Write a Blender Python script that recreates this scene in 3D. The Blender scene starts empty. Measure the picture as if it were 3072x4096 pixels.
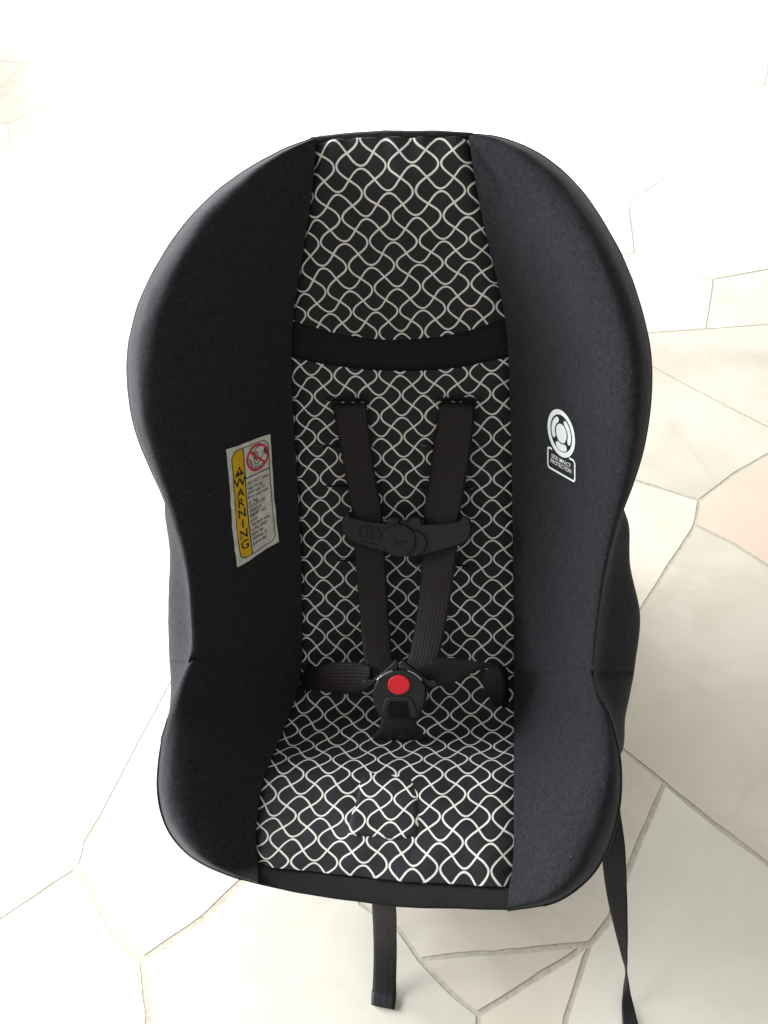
import bpy, bmesh, math, random
from mathutils import Vector, Matrix, noise
from mathutils.bvhtree import BVHTree
from mathutils.geometry import delaunay_2d_cdt

random.seed(7)
sc = bpy.context.scene
COL = sc.collection

# ------------------------------------------------------------------ camera
FPX, CX, CY = 3094.0, 1536.0, 2048.0          # focal length and centre in photo pixels (3072 x 4096)
PITCH, TURN, CAM_H = math.radians(50), math.radians(9), 0.97
SP, CP = math.sin(PITCH), math.cos(PITCH)
ST, CT = math.sin(TURN), math.cos(TURN)
AX = Vector((1, 0, 0)); UP = Vector((0, SP, CP)); DV = Vector((0, CP, -SP))
CAM = Vector((0.113, -0.42, CAM_H))
cam_d = bpy.data.cameras.new('camera'); cam = bpy.data.objects.new('camera', cam_d); COL.objects.link(cam)
right = AX * CT + DV * ST; fwd = DV * CT - AX * ST
m = Matrix((right, UP, -fwd)).transposed().to_4x4(); m.translation = CAM
cam.matrix_world = m
cam_d.sensor_fit = 'VERTICAL'; cam_d.sensor_height = 24; cam_d.lens = 24 * FPX / 4096
cam_d.clip_start = 0.01; cam_d.clip_end = 200
sc.camera = cam

# ------------------------------------------------------------------ light
w = bpy.data.worlds.new('World'); sc.world = w; w.use_nodes = True
bg = w.node_tree.nodes['Background']
bg.inputs[0].default_value = (1.0, 0.975, 0.94, 1); bg.inputs[1].default_value = 0.42

def area(name, loc, target, sx, sy, power, col):
    l = bpy.data.lights.new(name, 'AREA'); l.shape = 'RECTANGLE'; l.size = sx; l.size_y = sy
    l.energy = power; l.color = col
    o = bpy.data.objects.new(name, l); COL.objects.link(o); o.location = loc
    o.rotation_euler = (Vector(target) - Vector(loc)).to_track_quat('-Z', 'Y').to_euler()
    return o
area('window_light', (-1.9, 0.35, 0.85), (-0.1, 0.2, 0.2), 1.5, 1.4, 132, (0.97, 0.99, 1.0))
area('doorway_light', (-0.4, 4.9, 1.4), (-0.2, 1.2, 0.0), 5.0, 1.8, 255, (1.0, 0.99, 0.96))

vs = sc.view_settings
vs.view_transform = 'Standard'; vs.look = 'None'; vs.exposure = 0.3; vs.gamma = 1.0
vs.use_curve_mapping = False

# ------------------------------------------------------------------ helpers
KD = 3072 / 1659.0                             # photo traced on a 1659 px wide copy
def ray(px, py):
    X = (px * KD - CX) / FPX; h = (CY - py * KD) / FPX
    return X * CT - ST, h, X * ST + CT
def P(px, py, d):
    A, h, D = ray(px, py); s = d / D
    return CAM + AX * (s * A) + UP * (s * h) + DV * d
def eta(px, py):
    A, h, D = ray(px, py); return h / D
def raydir(px, py):
    A, h, D = ray(px, py); return (AX * A + UP * h + DV * D).normalized()

def crom(pts, u):
    """Catmull-Rom through a list of tuples/vectors, u in 0..n-1"""
    n = len(pts); i = max(0, min(n - 2, int(math.floor(u)))); t = u - i
    p1, p2 = pts[i], pts[i + 1]
    p0 = pts[i - 1] if i > 0 else [2 * a - b for a, b in zip(p1, p2)]
    p3 = pts[i + 2] if i + 2 < n else [2 * b - a for a, b in zip(p1, p2)]
    return [0.5 * (2 * b + (c - a) * t + (2 * a - 5 * b + 4 * c - d) * t * t + (3 * b - a - 3 * c + d) * t ** 3)
            for a, b, c, d in zip(p0, p1, p2, p3)]
def pchip(xs, ys):
    n = len(xs); h = [xs[i + 1] - xs[i] for i in range(n - 1)]
    dl = [(ys[i + 1] - ys[i]) / h[i] for i in range(n - 1)]
    m_ = [dl[0]] + [0 if dl[i - 1] * dl[i] <= 0 else 2 * dl[i - 1] * dl[i] / (dl[i - 1] + dl[i]) for i in range(1, n - 1)] + [dl[-1]]
    def f(x):
        if x <= xs[0]: return ys[0] + m_[0] * (x - xs[0])
        if x >= xs[-1]: return ys[-1] + m_[-1] * (x - xs[-1])
        i = 0
        while x > xs[i + 1]: i += 1
        t = (x - xs[i]) / h[i]
        return ((2 * t ** 3 - 3 * t * t + 1) * ys[i] + (t ** 3 - 2 * t * t + t) * h[i] * m_[i]
                + (-2 * t ** 3 + 3 * t * t) * ys[i + 1] + (t ** 3 - t * t) * h[i] * m_[i + 1])
    return f
def sheet(knots):
    k = sorted((eta(830, y), d) for y, d in knots)
    return pchip([a for a, b in k], [b for a, b in k])
INNER = sheet([(y / KD, d) for y, d in ((470, .682), (680, .702), (1150, .768), (1590, .826), (2050, .858), (2490, .880), (2720, .888), (2800, .884),
               (2940, .850), (3080, .797), (3250, .762), (3400, .738), (3540, .725), (3680, .721))])
RIM = sheet([(275, .687), (400, .673), (560, .661), (760, .660), (900, .672), (1060, .700), (1200, .730), (1350, .757), (1450, .765),
             (1550, .750), (1640, .728), (1720, .715), (1800, .708), (1880, .706), (1980, .706)])
def inner(px, py, off=0): return P(px, py, INNER(eta(px, py)) + off)

def obj(name, me, mat=None, parent=None, smooth=True):
    if isinstance(me, bmesh.types.BMesh):
        b = me; me = bpy.data.meshes.new(name); b.to_mesh(me); b.free()
    if mat: me.materials.append(mat)
    if smooth:
        me.polygons.foreach_set('use_smooth', [True] * len(me.polygons))
    o = bpy.data.objects.new(name, me); COL.objects.link(o)
    if parent: o.parent = parent
    return o
def grid_mesh(name, rows, uv=None, flip=False):
    n, m_ = len(rows), len(rows[0])
    v = [tuple(p) for r in rows for p in r]
    f = []
    for i in range(n - 1):
        for j in range(m_ - 1):
            q = (i * m_ + j, i * m_ + j + 1, (i + 1) * m_ + j + 1, (i + 1) * m_ + j)
            f.append(q[::-1] if flip else q)
    me = bpy.data.meshes.new(name); me.from_pydata(v, [], f)
    if uv:
        l = me.uv_layers.new(name='UVMap'); flat = [c for r in uv for c in r]
        for lp in me.loops: l.data[lp.index].uv = flat[lp.vertex_index]
    return me
def thick_grid(name, rows, th, uv=None):
    """closed sheet: rows of points, thickened away from the camera side normal"""
    n, m_ = len(rows), len(rows[0])
    rows = [[Vector(p) for p in r] for r in rows]
    back = []
    for i in range(n):
        br = []
        for j in range(m_):
            du = rows[i][min(j + 1, m_ - 1)] - rows[i][max(j - 1, 0)]
            dv = rows[min(i + 1, n - 1)][j] - rows[max(i - 1, 0)][j]
            nn = du.cross(dv)
            nn = nn.normalized() if nn.length > 1e-12 else DV.copy()
            br.append(rows[i][j] + nn * th)
        back.append(br)
    v = [tuple(p) for r in rows for p in r] + [tuple(p) for r in back for p in r]
    N = n * m_; f = []
    idx = lambda i, j, b: b * N + i * m_ + j
    for i in range(n - 1):
        for j in range(m_ - 1):
            f.append((idx(i, j, 0), idx(i + 1, j, 0), idx(i + 1, j + 1, 0), idx(i, j + 1, 0)))
            f.append((idx(i, j, 1), idx(i, j + 1, 1), idx(i + 1, j + 1, 1), idx(i + 1, j, 1)))
    for i in range(n - 1):
        f.append((idx(i, 0, 0), idx(i, 0, 1), idx(i + 1, 0, 1), idx(i + 1, 0, 0)))
        f.append((idx(i, m_ - 1, 0), idx(i + 1, m_ - 1, 0), idx(i + 1, m_ - 1, 1), idx(i, m_ - 1, 1)))
    for j in range(m_ - 1):
        f.append((idx(0, j, 0), idx(0, j + 1, 0), idx(0, j + 1, 1), idx(0, j, 1)))
        f.append((idx(n - 1, j, 0), idx(n - 1, j, 1), idx(n - 1, j + 1, 1), idx(n - 1, j + 1, 0)))
    me = bpy.data.meshes.new(name); me.from_pydata(v, [], f)
    if uv:
        l = me.uv_layers.new(name='UVMap'); flat = [c for r in uv for c in r] * 2
        for lp in me.loops: l.data[lp.index].uv = flat[lp.vertex_index]
    return me
def ribbon(name, edges, mat, parent, th=.0014, n=40, m_=8, bow=0.0, base=None):
    """edges: list of (xl, yl, xr, yr, dl, dr); a webbing strap through these stations"""
    K = len(edges); rows = []; uv = []; L = 0; prev = None
    for i in range(n + 1):
        e = crom(edges, i / n * (K - 1))
        a = P(e[0], e[1], e[4]); b = P(e[2], e[3], e[5])
        c = (a + b) / 2
        L += (c - prev).length if prev else 0; prev = c
        r = []
        for j in range(m_ + 1):
            t = j / m_
            q = a.lerp(b, t); r.append(q + DV * (wr(q, .0013, 38, 4) - bow * (1 - (2 * t - 1) ** 2)))
        rows.append(r); uv.append([(j / m_, L) for j in range(m_ + 1)])
    return obj(name, thick_grid(name, rows, th, uv), mat, parent)
def tube(name, pts, r, mat, parent, seg=6, closed=False):
    n = len(pts); v = []; f = []
    for i, p in enumerate(pts):
        p = Vector(p)
        t = Vector(pts[(i + 1) % n if closed else min(i + 1, n - 1)]) - Vector(pts[i - 1 if closed else max(i - 1, 0)])
        t.normalize(); a = t.cross(DV)
        if a.length < 1e-4: a = t.cross(AX)
        a.normalize(); b = t.cross(a)
        for k in range(seg):
            an = 2 * math.pi * k / seg; v.append(tuple(p + a * (r * math.cos(an)) + b * (r * math.sin(an))))
    for i in range(n if closed else n - 1):
        for k in range(seg):
            i2 = (i + 1) % n
            f.append((i * seg + k, i * seg + (k + 1) % seg, i2 * seg + (k + 1) % seg, i2 * seg + k))
    if not closed:
        f.append(tuple(range(seg))[::-1]); f.append(tuple((n - 1) * seg + k for k in range(seg)))
    me = bpy.data.meshes.new(name); me.from_pydata(v, [], f)
    return obj(name, me, mat, parent)
def smooth_loop(pts, n=4):
    K = len(pts); out = []
    for i in range(K):
        seg = [pts[(i - 1) % K], pts[i], pts[(i + 1) % K], pts[(i + 2) % K]]
        for k in range(n):
            out.append(tuple(crom(seg, 1 + k / n)))
    return out
def plate(name, outline, dfun, th, bev, mat, parent, rounded=0, seg=3, dome=0.0):
    """solid plate: outline traced in pixels, front face at depth dfun(x, y), extruded backwards by th, front edge bevelled"""
    if rounded: outline = smooth_loop(outline, rounded)
    bm = bmesh.new()
    fr = [bm.verts.new(P(x, y, dfun(x, y))) for x, y in outline]
    bk = [bm.verts.new(v.co + DV * th) for v in fr]
    n = len(fr)
    ff = bm.faces.new(fr); bm.faces.new(bk[::-1])
    for i in range(n): bm.faces.new((fr[(i + 1) % n], fr[i], bk[i], bk[(i + 1) % n]))
    bmesh.ops.recalc_face_normals(bm, faces=bm.faces)
    if bev:
        bmesh.ops.bevel(bm, geom=list(ff.edges), offset=bev, segments=seg, profile=.5, affect='EDGES', clamp_overlap=True)
    me = bpy.data.meshes.new(name); bm.to_mesh(me); bm.free()
    o = obj(name, me, mat, parent, smooth=True)
    md = o.modifiers.new('weighted', 'WEIGHTED_NORMAL'); md.keep_sharp = False; md.weight = 80
    return o
def ellipse(cx, cy, rx, ry, n=32): return [(cx + rx * math.cos(2 * math.pi * k / n), cy + ry * math.sin(2 * math.pi * k / n)) for k in range(n)]
def crop(ox, oy, s): return lambda x, y: ((x / s + ox) / KD, (y / s + oy) / KD)

# ------------------------------------------------------------------ materials
def new_mat(name):
    mt = bpy.data.materials.new(name); mt.use_nodes = True
    nt = mt.node_tree; b = nt.nodes['Principled BSDF']
    return mt, nt, b
def N(nt, t, **kw):
    n = nt.nodes.new(t)
    for k, v in kw.items(): setattr(n, k, v)
    return n
def math_n(nt, op, a, b=None, c=None):
    n = N(nt, 'ShaderNodeMath', operation=op)
    for i, v in enumerate((a, b, c)):
        if v is None: continue
        if isinstance(v, (int, float)): n.inputs[i].default_value = v
        else: nt.links.new(v, n.inputs[i])
    return n.outputs[0]
def ramp(nt, fac, stops):
    r = N(nt, 'ShaderNodeValToRGB')
    el = r.color_ramp.elements
    while len(el) < len(stops): el.new(.5)
    for e, (p_, c) in zip(el, stops): e.position = p_; e.color = (*c, 1)
    nt.links.new(fac, r.inputs[0]); return r.outputs[0]
def fabric_bump(nt, b, scale1=900, s1=.25, scale2=60, s2=.25, dist=.0008):
    tc = N(nt, 'ShaderNodeTexCoord')
    n1 = N(nt, 'ShaderNodeTexNoise'); n1.inputs['Scale'].default_value = scale1; n1.inputs['Detail'].default_value = 3
    n2 = N(nt, 'ShaderNodeTexNoise'); n2.inputs['Scale'].default_value = scale2; n2.inputs['Detail'].default_value = 4
    for n in (n1, n2): nt.links.new(tc.outputs['Object'], n.inputs['Vector'])
    h = math_n(nt, 'ADD', math_n(nt, 'MULTIPLY', n1.outputs[0], s1), math_n(nt, 'MULTIPLY', n2.outputs[0], s2))
    bp = N(nt, 'ShaderNodeBump'); bp.inputs['Strength'].default_value = .8; bp.inputs['Distance'].default_value = dist
    nt.links.new(h, bp.inputs['Height']); nt.links.new(bp.outputs[0], b.inputs['Normal'])
    return n1.outputs[0], n2.outputs[0]
def mat_fleece():
    mt, nt, b = new_mat('charcoal_fleece')
    f1, f2 = fabric_bump(nt, b, 1100, .6, 260, .5, .0012)
    mix = math_n(nt, 'ADD', math_n(nt, 'MULTIPLY', f1, .6), math_n(nt, 'MULTIPLY', f2, .4))
    nt.links.new(ramp(nt, mix, [(.34, (.0085, .0088, .0110)), (.66, (.0300, .0308, .0355))]), b.inputs['Base Color'])
    # stray lint caught in the pile
    lv = N(nt, 'ShaderNodeTexVoronoi'); lv.inputs['Scale'].default_value = 130; tcl = N(nt, 'ShaderNodeTexCoord'); nt.links.new(tcl.outputs['Object'], lv.inputs['Vector'])
    sepc = N(nt, 'ShaderNodeSeparateColor'); nt.links.new(lv.outputs['Color'], sepc.inputs[0])
    pick = math_n(nt, 'MULTIPLY', math_n(nt, 'GREATER_THAN', sepc.outputs[0], .982), math_n(nt, 'LESS_THAN', lv.outputs['Distance'], .13))
    src = b.inputs['Base Color'].links[0].from_socket
    mxl = N(nt, 'ShaderNodeMix', data_type='RGBA'); nt.links.new(math_n(nt, 'MULTIPLY', pick, .2), mxl.inputs[0]); nt.links.new(src, mxl.inputs[6]); mxl.inputs[7].default_value = (.22, .21, .19, 1)
    nt.links.new(mxl.outputs[2], b.inputs['Base Color'])
    b.inputs['Roughness'].default_value = .95; b.inputs['Specular IOR Level'].default_value = .15
    b.inputs['Sheen Weight'].default_value = .13; b.inputs['Sheen Roughness'].default_value = .45
    b.inputs['Sheen Tint'].default_value = (.9, .94, 1, 1)
    return mt
def mat_plain(name, lo, hi, rough=.9, sheen=.05, spec=.2):
    mt, nt, b = new_mat(name)
    f1, f2 = fabric_bump(nt, b, 1800, .4, 150, .4, .0006)
    nt.links.new(ramp(nt, f1, [(.3, lo), (.7, hi)]), b.inputs['Base Color'])
    b.inputs['Roughness'].default_value = rough; b.inputs['Specular IOR Level'].default_value = spec
    b.inputs['Sheen Weight'].default_value = sheen
    return mt
PA, PB = .0241, .0229                            # half periods of the printed trellis, metres
def mat_print():
    mt, nt, b = new_mat('trellis_print')
    fabric_bump(nt, b, 2200, .25, 120, .5, .0007)
    tc = N(nt, 'ShaderNodeTexCoord')
    wob = N(nt, 'ShaderNodeTexNoise'); wob.inputs['Scale'].default_value = .7; wob.inputs['Detail'].default_value = 2
    nt.links.new(tc.outputs['UV'], wob.inputs['Vector'])
    sub = N(nt, 'ShaderNodeVectorMath', operation='MULTIPLY_ADD')
    nt.links.new(wob.outputs['Color'], sub.inputs[0]); sub.inputs[1].default_value = (.16, .16, 0); sub.inputs[2].default_value = (-.08, -.08, 0)
    add = N(nt, 'ShaderNodeVectorMath', operation='ADD'); nt.links.new(tc.outputs['UV'], add.inputs[0]); nt.links.new(sub.outputs[0], add.inputs[1])
    sep = N(nt, 'ShaderNodeSeparateXYZ'); nt.links.new(add.outputs[0], sep.inputs[0])
    X, Y = sep.outputs[0], sep.outputs[1]
    AMP = .445
    def fam(X, Y, sign, ratio):
        k = math_n(nt, 'FLOOR', X)
        fx = math_n(nt, 'SUBTRACT', math_n(nt, 'SUBTRACT', X, k), .5)
        par = math_n(nt, 'MULTIPLY_ADD', math_n(nt, 'FLOORED_MODULO', k, 2), -2 * sign, 1 * sign)
        c = math_n(nt, 'COSINE', math_n(nt, 'MULTIPLY', Y, math.pi))
        s = math_n(nt, 'SINE', math_n(nt, 'MULTIPLY', Y, math.pi))
        d = math_n(nt, 'ABSOLUTE', math_n(nt, 'SUBTRACT', fx, math_n(nt, 'MULTIPLY', math_n(nt, 'MULTIPLY', c, par), AMP)))
        sl = math_n(nt, 'MULTIPLY', s, AMP * math.pi * ratio)
        g = math_n(nt, 'SQRT', math_n(nt, 'MULTIPLY_ADD', sl, sl, 1))
        return math_n(nt, 'DIVIDE', d, g)
    d1 = fam(X, Y, 1, PA / PB); d2 = fam(Y, X, -1, PB / PA)
    d = math_n(nt, 'MINIMUM', d1, d2)
    fz = N(nt, 'ShaderNodeTexNoise'); fz.inputs['Scale'].default_value = 14; fz.inputs['Detail'].default_value = 3
    nt.links.new(tc.outputs['UV'], fz.inputs['Vector'])
    d = math_n(nt, 'MULTIPLY_ADD', fz.outputs[0], .022, d)
    mr = N(nt, 'ShaderNodeMapRange'); mr.inputs[1].default_value = .040; mr.inputs[2].default_value = .058
    mr.inputs[3].default_value = 1; mr.inputs[4].default_value = 0; nt.links.new(d, mr.inputs[0])
    n3 = N(nt, 'ShaderNodeTexNoise'); n3.inputs['Scale'].default_value = 30; nt.links.new(tc.outputs['UV'], n3.inputs['Vector'])
    white = ramp(nt, n3.outputs[0], [(.3, (.74, .71, .65)), (.7, (.87, .85, .80))])
    mx = N(nt, 'ShaderNodeMix', data_type='RGBA'); nt.links.new(mr.outputs[0], mx.inputs[0])
    mx.inputs[6].default_value = (.012, .012, .015, 1); nt.links.new(white, mx.inputs[7])
    nt.links.new(mx.outputs[2], b.inputs['Base Color'])
    b.inputs['Roughness'].default_value = .62; b.inputs['Specular IOR Level'].default_value = .35
    b.inputs['Sheen Weight'].default_value = .05
    return mt
def mat_web(ribs=9, col=(.0090, .0055, .0064), hi=(.0170, .0110, .0124), strength=.5):
    mt, nt, b = new_mat('webbing')
    uv = N(nt, 'ShaderNodeUVMap'); sep = N(nt, 'ShaderNodeSeparateXYZ'); nt.links.new(uv.outputs[0], sep.inputs[0])
    a = math_n(nt, 'SINE', math_n(nt, 'MULTIPLY', sep.outputs[0], ribs * 2 * math.pi))
    c = math_n(nt, 'SINE', math_n(nt, 'MULTIPLY', math_n(nt, 'ADD', sep.outputs[1], math_n(nt, 'MULTIPLY', sep.outputs[0], .004)), 2 * math.pi / .0016))
    h = math_n(nt, 'ADD', math_n(nt, 'MULTIPLY', a, .5), math_n(nt, 'MULTIPLY', c, .35))
    bp = N(nt, 'ShaderNodeBump'); bp.inputs['Strength'].default_value = strength; bp.inputs['Distance'].default_value = .0004
    nt.links.new(h, bp.inputs['Height']); nt.links.new(bp.outputs[0], b.inputs['Normal'])
    nt.links.new(ramp(nt, math_n(nt, 'MULTIPLY_ADD', a, .25, .5), [(.2, col), (.8, hi)]), b.inputs['Base Color'])
    b.inputs['Roughness'].default_value = .6; b.inputs['Specular IOR Level'].default_value = .35
    return mt
def mat_plastic(name, col, rough=.45, spec=.4, bump=.00015):
    mt, nt, b = new_mat(name)
    tc = N(nt, 'ShaderNodeTexCoord'); n = N(nt, 'ShaderNodeTexNoise'); n.inputs['Scale'].default_value = 900
    nt.links.new(tc.outputs['Object'], n.inputs['Vector'])
    n2 = N(nt, 'ShaderNodeTexNoise'); n2.inputs['Scale'].default_value = 35; n2.inputs['Detail'].default_value = 5
    nt.links.new(tc.outputs['Object'], n2.inputs['Vector'])
    bp = N(nt, 'ShaderNodeBump'); bp.inputs['Strength'].default_value = .5; bp.inputs['Distance'].default_value = bump
    nt.links.new(n.outputs[0], bp.inputs['Height']); nt.links.new(bp.outputs[0], b.inputs['Normal'])
    nt.links.new(ramp(nt, n2.outputs[0], [(.3, tuple(c * .85 for c in col)), (.7, tuple(c * 1.15 for c in col))]), b.inputs['Base Color'])
    nt.links.new(math_n(nt, 'MULTIPLY_ADD', n2.outputs[0], .2, rough - .1), b.inputs['Roughness'])
    b.inputs['Specular IOR Level'].default_value = spec
    return mt
def mat_ink(name, col, rough=.6, grime=.12):
    mt, nt, b = new_mat(name)
    tc = N(nt, 'ShaderNodeTexCoord'); n = N(nt, 'ShaderNodeTexNoise'); n.inputs['Scale'].default_value = 120; n.inputs['Detail'].default_value = 5
    nt.links.new(tc.outputs['Object'], n.inputs['Vector'])
    nt.links.new(ramp(nt, n.outputs[0], [(.3, tuple(c * (1 - grime) for c in col)), (.7, col)]), b.inputs['Base Color'])
    b.inputs['Roughness'].default_value = rough
    return mt
def mat_stone(name, lo, hi, vein):
    mt, nt, b = new_mat(name)
    tc = N(nt, 'ShaderNodeTexCoord'); oi = N(nt, 'ShaderNodeObjectInfo')
    n1 = N(nt, 'ShaderNodeTexNoise'); n1.inputs['Scale'].default_value = 6; n1.inputs['Detail'].default_value = 6; n1.inputs['Distortion'].default_value = .8
    n2 = N(nt, 'ShaderNodeTexNoise'); n2.inputs['Scale'].default_value = 3.2; n2.inputs['Detail'].default_value = 8; n2.inputs['Distortion'].default_value = 1.6
    off = N(nt, 'ShaderNodeVectorMath', operation='ADD'); comb = N(nt, 'ShaderNodeCombineXYZ')
    nt.links.new(math_n(nt, 'MULTIPLY', oi.outputs['Random'], 17), comb.inputs[2])
    nt.links.new(tc.outputs['Object'], off.inputs[0]); nt.links.new(comb.outputs[0], off.inputs[1])
    for n in (n1, n2): nt.links.new(off.outputs[0], n.inputs['Vector'])
    base = ramp(nt, n1.outputs[0], [(.3, lo), (.7, hi)])
    v = math_n(nt, 'ABSOLUTE', math_n(nt, 'SUBTRACT', n2.outputs[0], .5))
    vm = N(nt, 'ShaderNodeMapRange'); vm.inputs[1].default_value = 0; vm.inputs[2].default_value = .035; vm.inputs[3].default_value = .22; vm.inputs[4].default_value = 0
    nt.links.new(v, vm.inputs[0])
    mx = N(nt, 'ShaderNodeMix', data_type='RGBA'); nt.links.new(vm.outputs[0], mx.inputs[0]); nt.links.new(base, mx.inputs[6]); mx.inputs[7].default_value = (*vein, 1)
    hs = N(nt, 'ShaderNodeHueSaturation'); nt.links.new(mx.outputs[2], hs.inputs['Color'])
    nt.links.new(math_n(nt, 'MULTIPLY_ADD', oi.outputs['Random'], .16, .92), hs.inputs['Value'])
    nt.links.new(hs.outputs[0], b.inputs['Base Color'])
    nt.links.new(math_n(nt, 'MULTIPLY_ADD', n1.outputs[0], .2, .17), b.inputs['Roughness'])
    n3 = N(nt, 'ShaderNodeTexNoise'); n3.inputs['Scale'].default_value = 25; n3.inputs['Detail'].default_value = 3
    nt.links.new(tc.outputs['Object'], n3.inputs['Vector'])
    bp = N(nt, 'ShaderNodeBump'); bp.inputs['Strength'].default_value = .25; bp.inputs['Distance'].default_value = .001
    nt.links.new(n3.outputs[0], bp.inputs['Height']); nt.links.new(bp.outputs[0], b.inputs['Normal'])
    b.inputs['Specular IOR Level'].default_value = .45
    return mt
def mat_grout():
    mt, nt, b = new_mat('grout')
    tc = N(nt, 'ShaderNodeTexCoord')
    n1 = N(nt, 'ShaderNodeTexNoise'); n1.inputs['Scale'].default_value = 160; n1.inputs['Detail'].default_value = 4
    n2 = N(nt, 'ShaderNodeTexNoise'); n2.inputs['Scale'].default_value = 7; n2.inputs['Detail'].default_value = 4
    for n in (n1, n2): nt.links.new(tc.outputs['Object'], n.inputs['Vector'])
    f = math_n(nt, 'ADD', math_n(nt, 'MULTIPLY', n1.outputs[0], .6), math_n(nt, 'MULTIPLY', n2.outputs[0], .4))
    nt.links.new(ramp(nt, f, [(.32, (.38, .35, .28)), (.68, (.57, .535, .45))]), b.inputs['Base Color'])
    bp = N(nt, 'ShaderNodeBump'); bp.inputs['Strength'].default_value = .6; bp.inputs['Distance'].default_value = .001
    nt.links.new(n1.outputs[0], bp.inputs['Height']); nt.links.new(bp.outputs[0], b.inputs['Normal'])
    b.inputs['Roughness'].default_value = .8
    return mt
M_FLEECE = mat_fleece()
M_TRIM = mat_plain('black_trim_cloth', (.010, .0095, .0105), (.020, .019, .020))
M_PRINT = mat_print()
M_WEB = mat_web()
M_WEB2 = mat_web(4, (.0105, .0105, .012), (.014, .014, .016), .22)
M_PLASTIC = mat_plastic('black_plastic', (.012, .0125, .013))
M_PLASTIC2 = mat_plastic('dark_grey_plastic', (.0140, .0150, .0148), .5)
M_SHELL = mat_plastic('shell_plastic', (.03, .03, .032), .5)
M_RED = mat_plastic('red_plastic', (.76, .018, .028), .35)
M_METAL, _nt, _b = new_mat('bright_steel')
_b.inputs['Metallic'].default_value = 1; _b.inputs['Base Color'].default_value = (.6, .6, .6, 1); _b.inputs['Roughness'].default_value = .3
M_PAPER = mat_ink('label_paper', (.74, .73, .64), .55, .15)
M_YELLOW = mat_ink('label_yellow', (.80, .50, .012), .55, .1)
M_INK = mat_ink('label_black_ink', (.022, .022, .02), .6)
M_REDINK = mat_ink('label_red_ink', (.68, .035, .05), .6)
M_WHITE = mat_ink('white_print', (.82, .86, .84), .5, .05)
M_HOLE = mat_plain('slot_shade', (.004, .004, .004), (.006, .006, .006), sheen=0)  # near-black colour that paints in the shade of slots and openings
M_THREAD = mat_plain('grey_thread', (.16, .15, .14), (.30, .29, .27), sheen=0)
M_STONE = mat_stone('cream_marble', (.61, .565, .475), (.72, .68, .59), (.52, .47, .38))
M_STONE2 = mat_stone('white_marble', (.64, .61, .535), (.74, .715, .64), (.57, .53, .46))
M_PINK = mat_stone('pink_marble', (.64, .52, .42), (.73, .61, .51), (.60, .48, .39))
M_GROUT = mat_grout()

# ------------------------------------------------------------------ floor
def floor_sheet():
    bm = bmesh.new()
    vs_ = [bm.verts.new((x, y, -.0006)) for x, y in ((-9, -3), (9, -3), (9, 14), (-9, 14))]
    bm.faces.new(vs_)
    o = obj('floor', bm, M_GROUT, smooth=False); o['kind'] = 'structure'
    o['label'] = 'pale floor of irregular marble slabs with sandy joints'
    return o
FLOOR = floor_sheet()
n1 = (.413, .418); n2 = (.40, .368); n3 = (.58, .55); n4 = (.62, .16); n5 = (.205, .055); n6 = (.10, .566); n7 = (.29, .84)
n8 = (.304, -.039); n9 = (.227, -.195); n10 = (-.007, -.224); n11 = (.019, -.252); n12 = (.083, -.298); n13 = (.203, -.222)
n14 = (-.300, -.278); n15 = (-.413, -.186); mm = (-.12, -.11); c1 = (-.05, .17)
h1 = (.86, .62); h2 = (.95, .10); h3 = (.66, -.33); h4 = (.55, -.55); h5 = (.13, -.56); h6 = (.10, -.57); h7 = (-.23, -.58)
h8 = (-.62, -.50); h9 = (-.70, -.38); h10 = (-.78, -.08); h11 = (-.66, .22); h12 = (-.36, .10); h13 = (-.30, .42); h14 = (.05, .78)
h15 = (.62, .86)
lines = [[n6, (.32, .462), n1, (.475, .474), n3, h1], [n1, n2, (.30, .208), n5, (.26, .0), n8, (.355, -.086), (.405, -.126), h3],
         [n2, (.452, .33), (.489, .292), n4, h2], [n3, (.42, .705), n7], [n8, (.277, -.091), (.253, -.139), n9, n13, (.174, -.293), h5],
         [mm, (-.054, -.201), n10, n11, (.057, -.282), n12, h6], [n11, (.055, -.245), (.13, -.235), n13, (.151, -.255), n12],
         [mm, (-.204, -.189), (-.239, -.229), n14, (-.276, -.329), h7], [n14, (-.333, -.262), (-.373, -.224), n15, (-.415, -.155), (-.406, -.119), h12],
         [n15, (-.463, -.178), (-.529, -.149), h10], [n15, (-.492, -.253), h9], [mm, c1, n5], [c1, n6], [c1, h12], [n6, h13],
         [n6, h14], [h12, h13]]
hull = [h1, h2, h3, h4, h5, h6, h7, h8, h9, h10, h11, h12, h13, h14, n7, h15]
def in_poly(p, poly):
    c = False; n = len(poly)
    for i in range(n):
        (x1, y1), (x2, y2) = poly[i], poly[(i + 1) % n]
        if (y1 > p[1]) != (y2 > p[1]) and p[0] < (x2 - x1) * (p[1] - y1) / (y2 - y1) + x1: c = not c
    return c
edges = []
for l in lines:
    edges += list(zip(l[:-1], l[1:]))
edges += [(hull[i], hull[(i + 1) % len(hull)]) for i in range(len(hull))]
rnd = random.Random(3)
seeds = []
for i in range(-6, 6):
    for j in range(-3, 12):
        seeds.append((.46 * (i + .5 * (j % 2)) + rnd.uniform(-.15, .15) - .1, .40 * j + rnd.uniform(-.14, .14)))
BX = (-3.0, 2.6, -1.1, 4.5)
vor = set()
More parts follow.
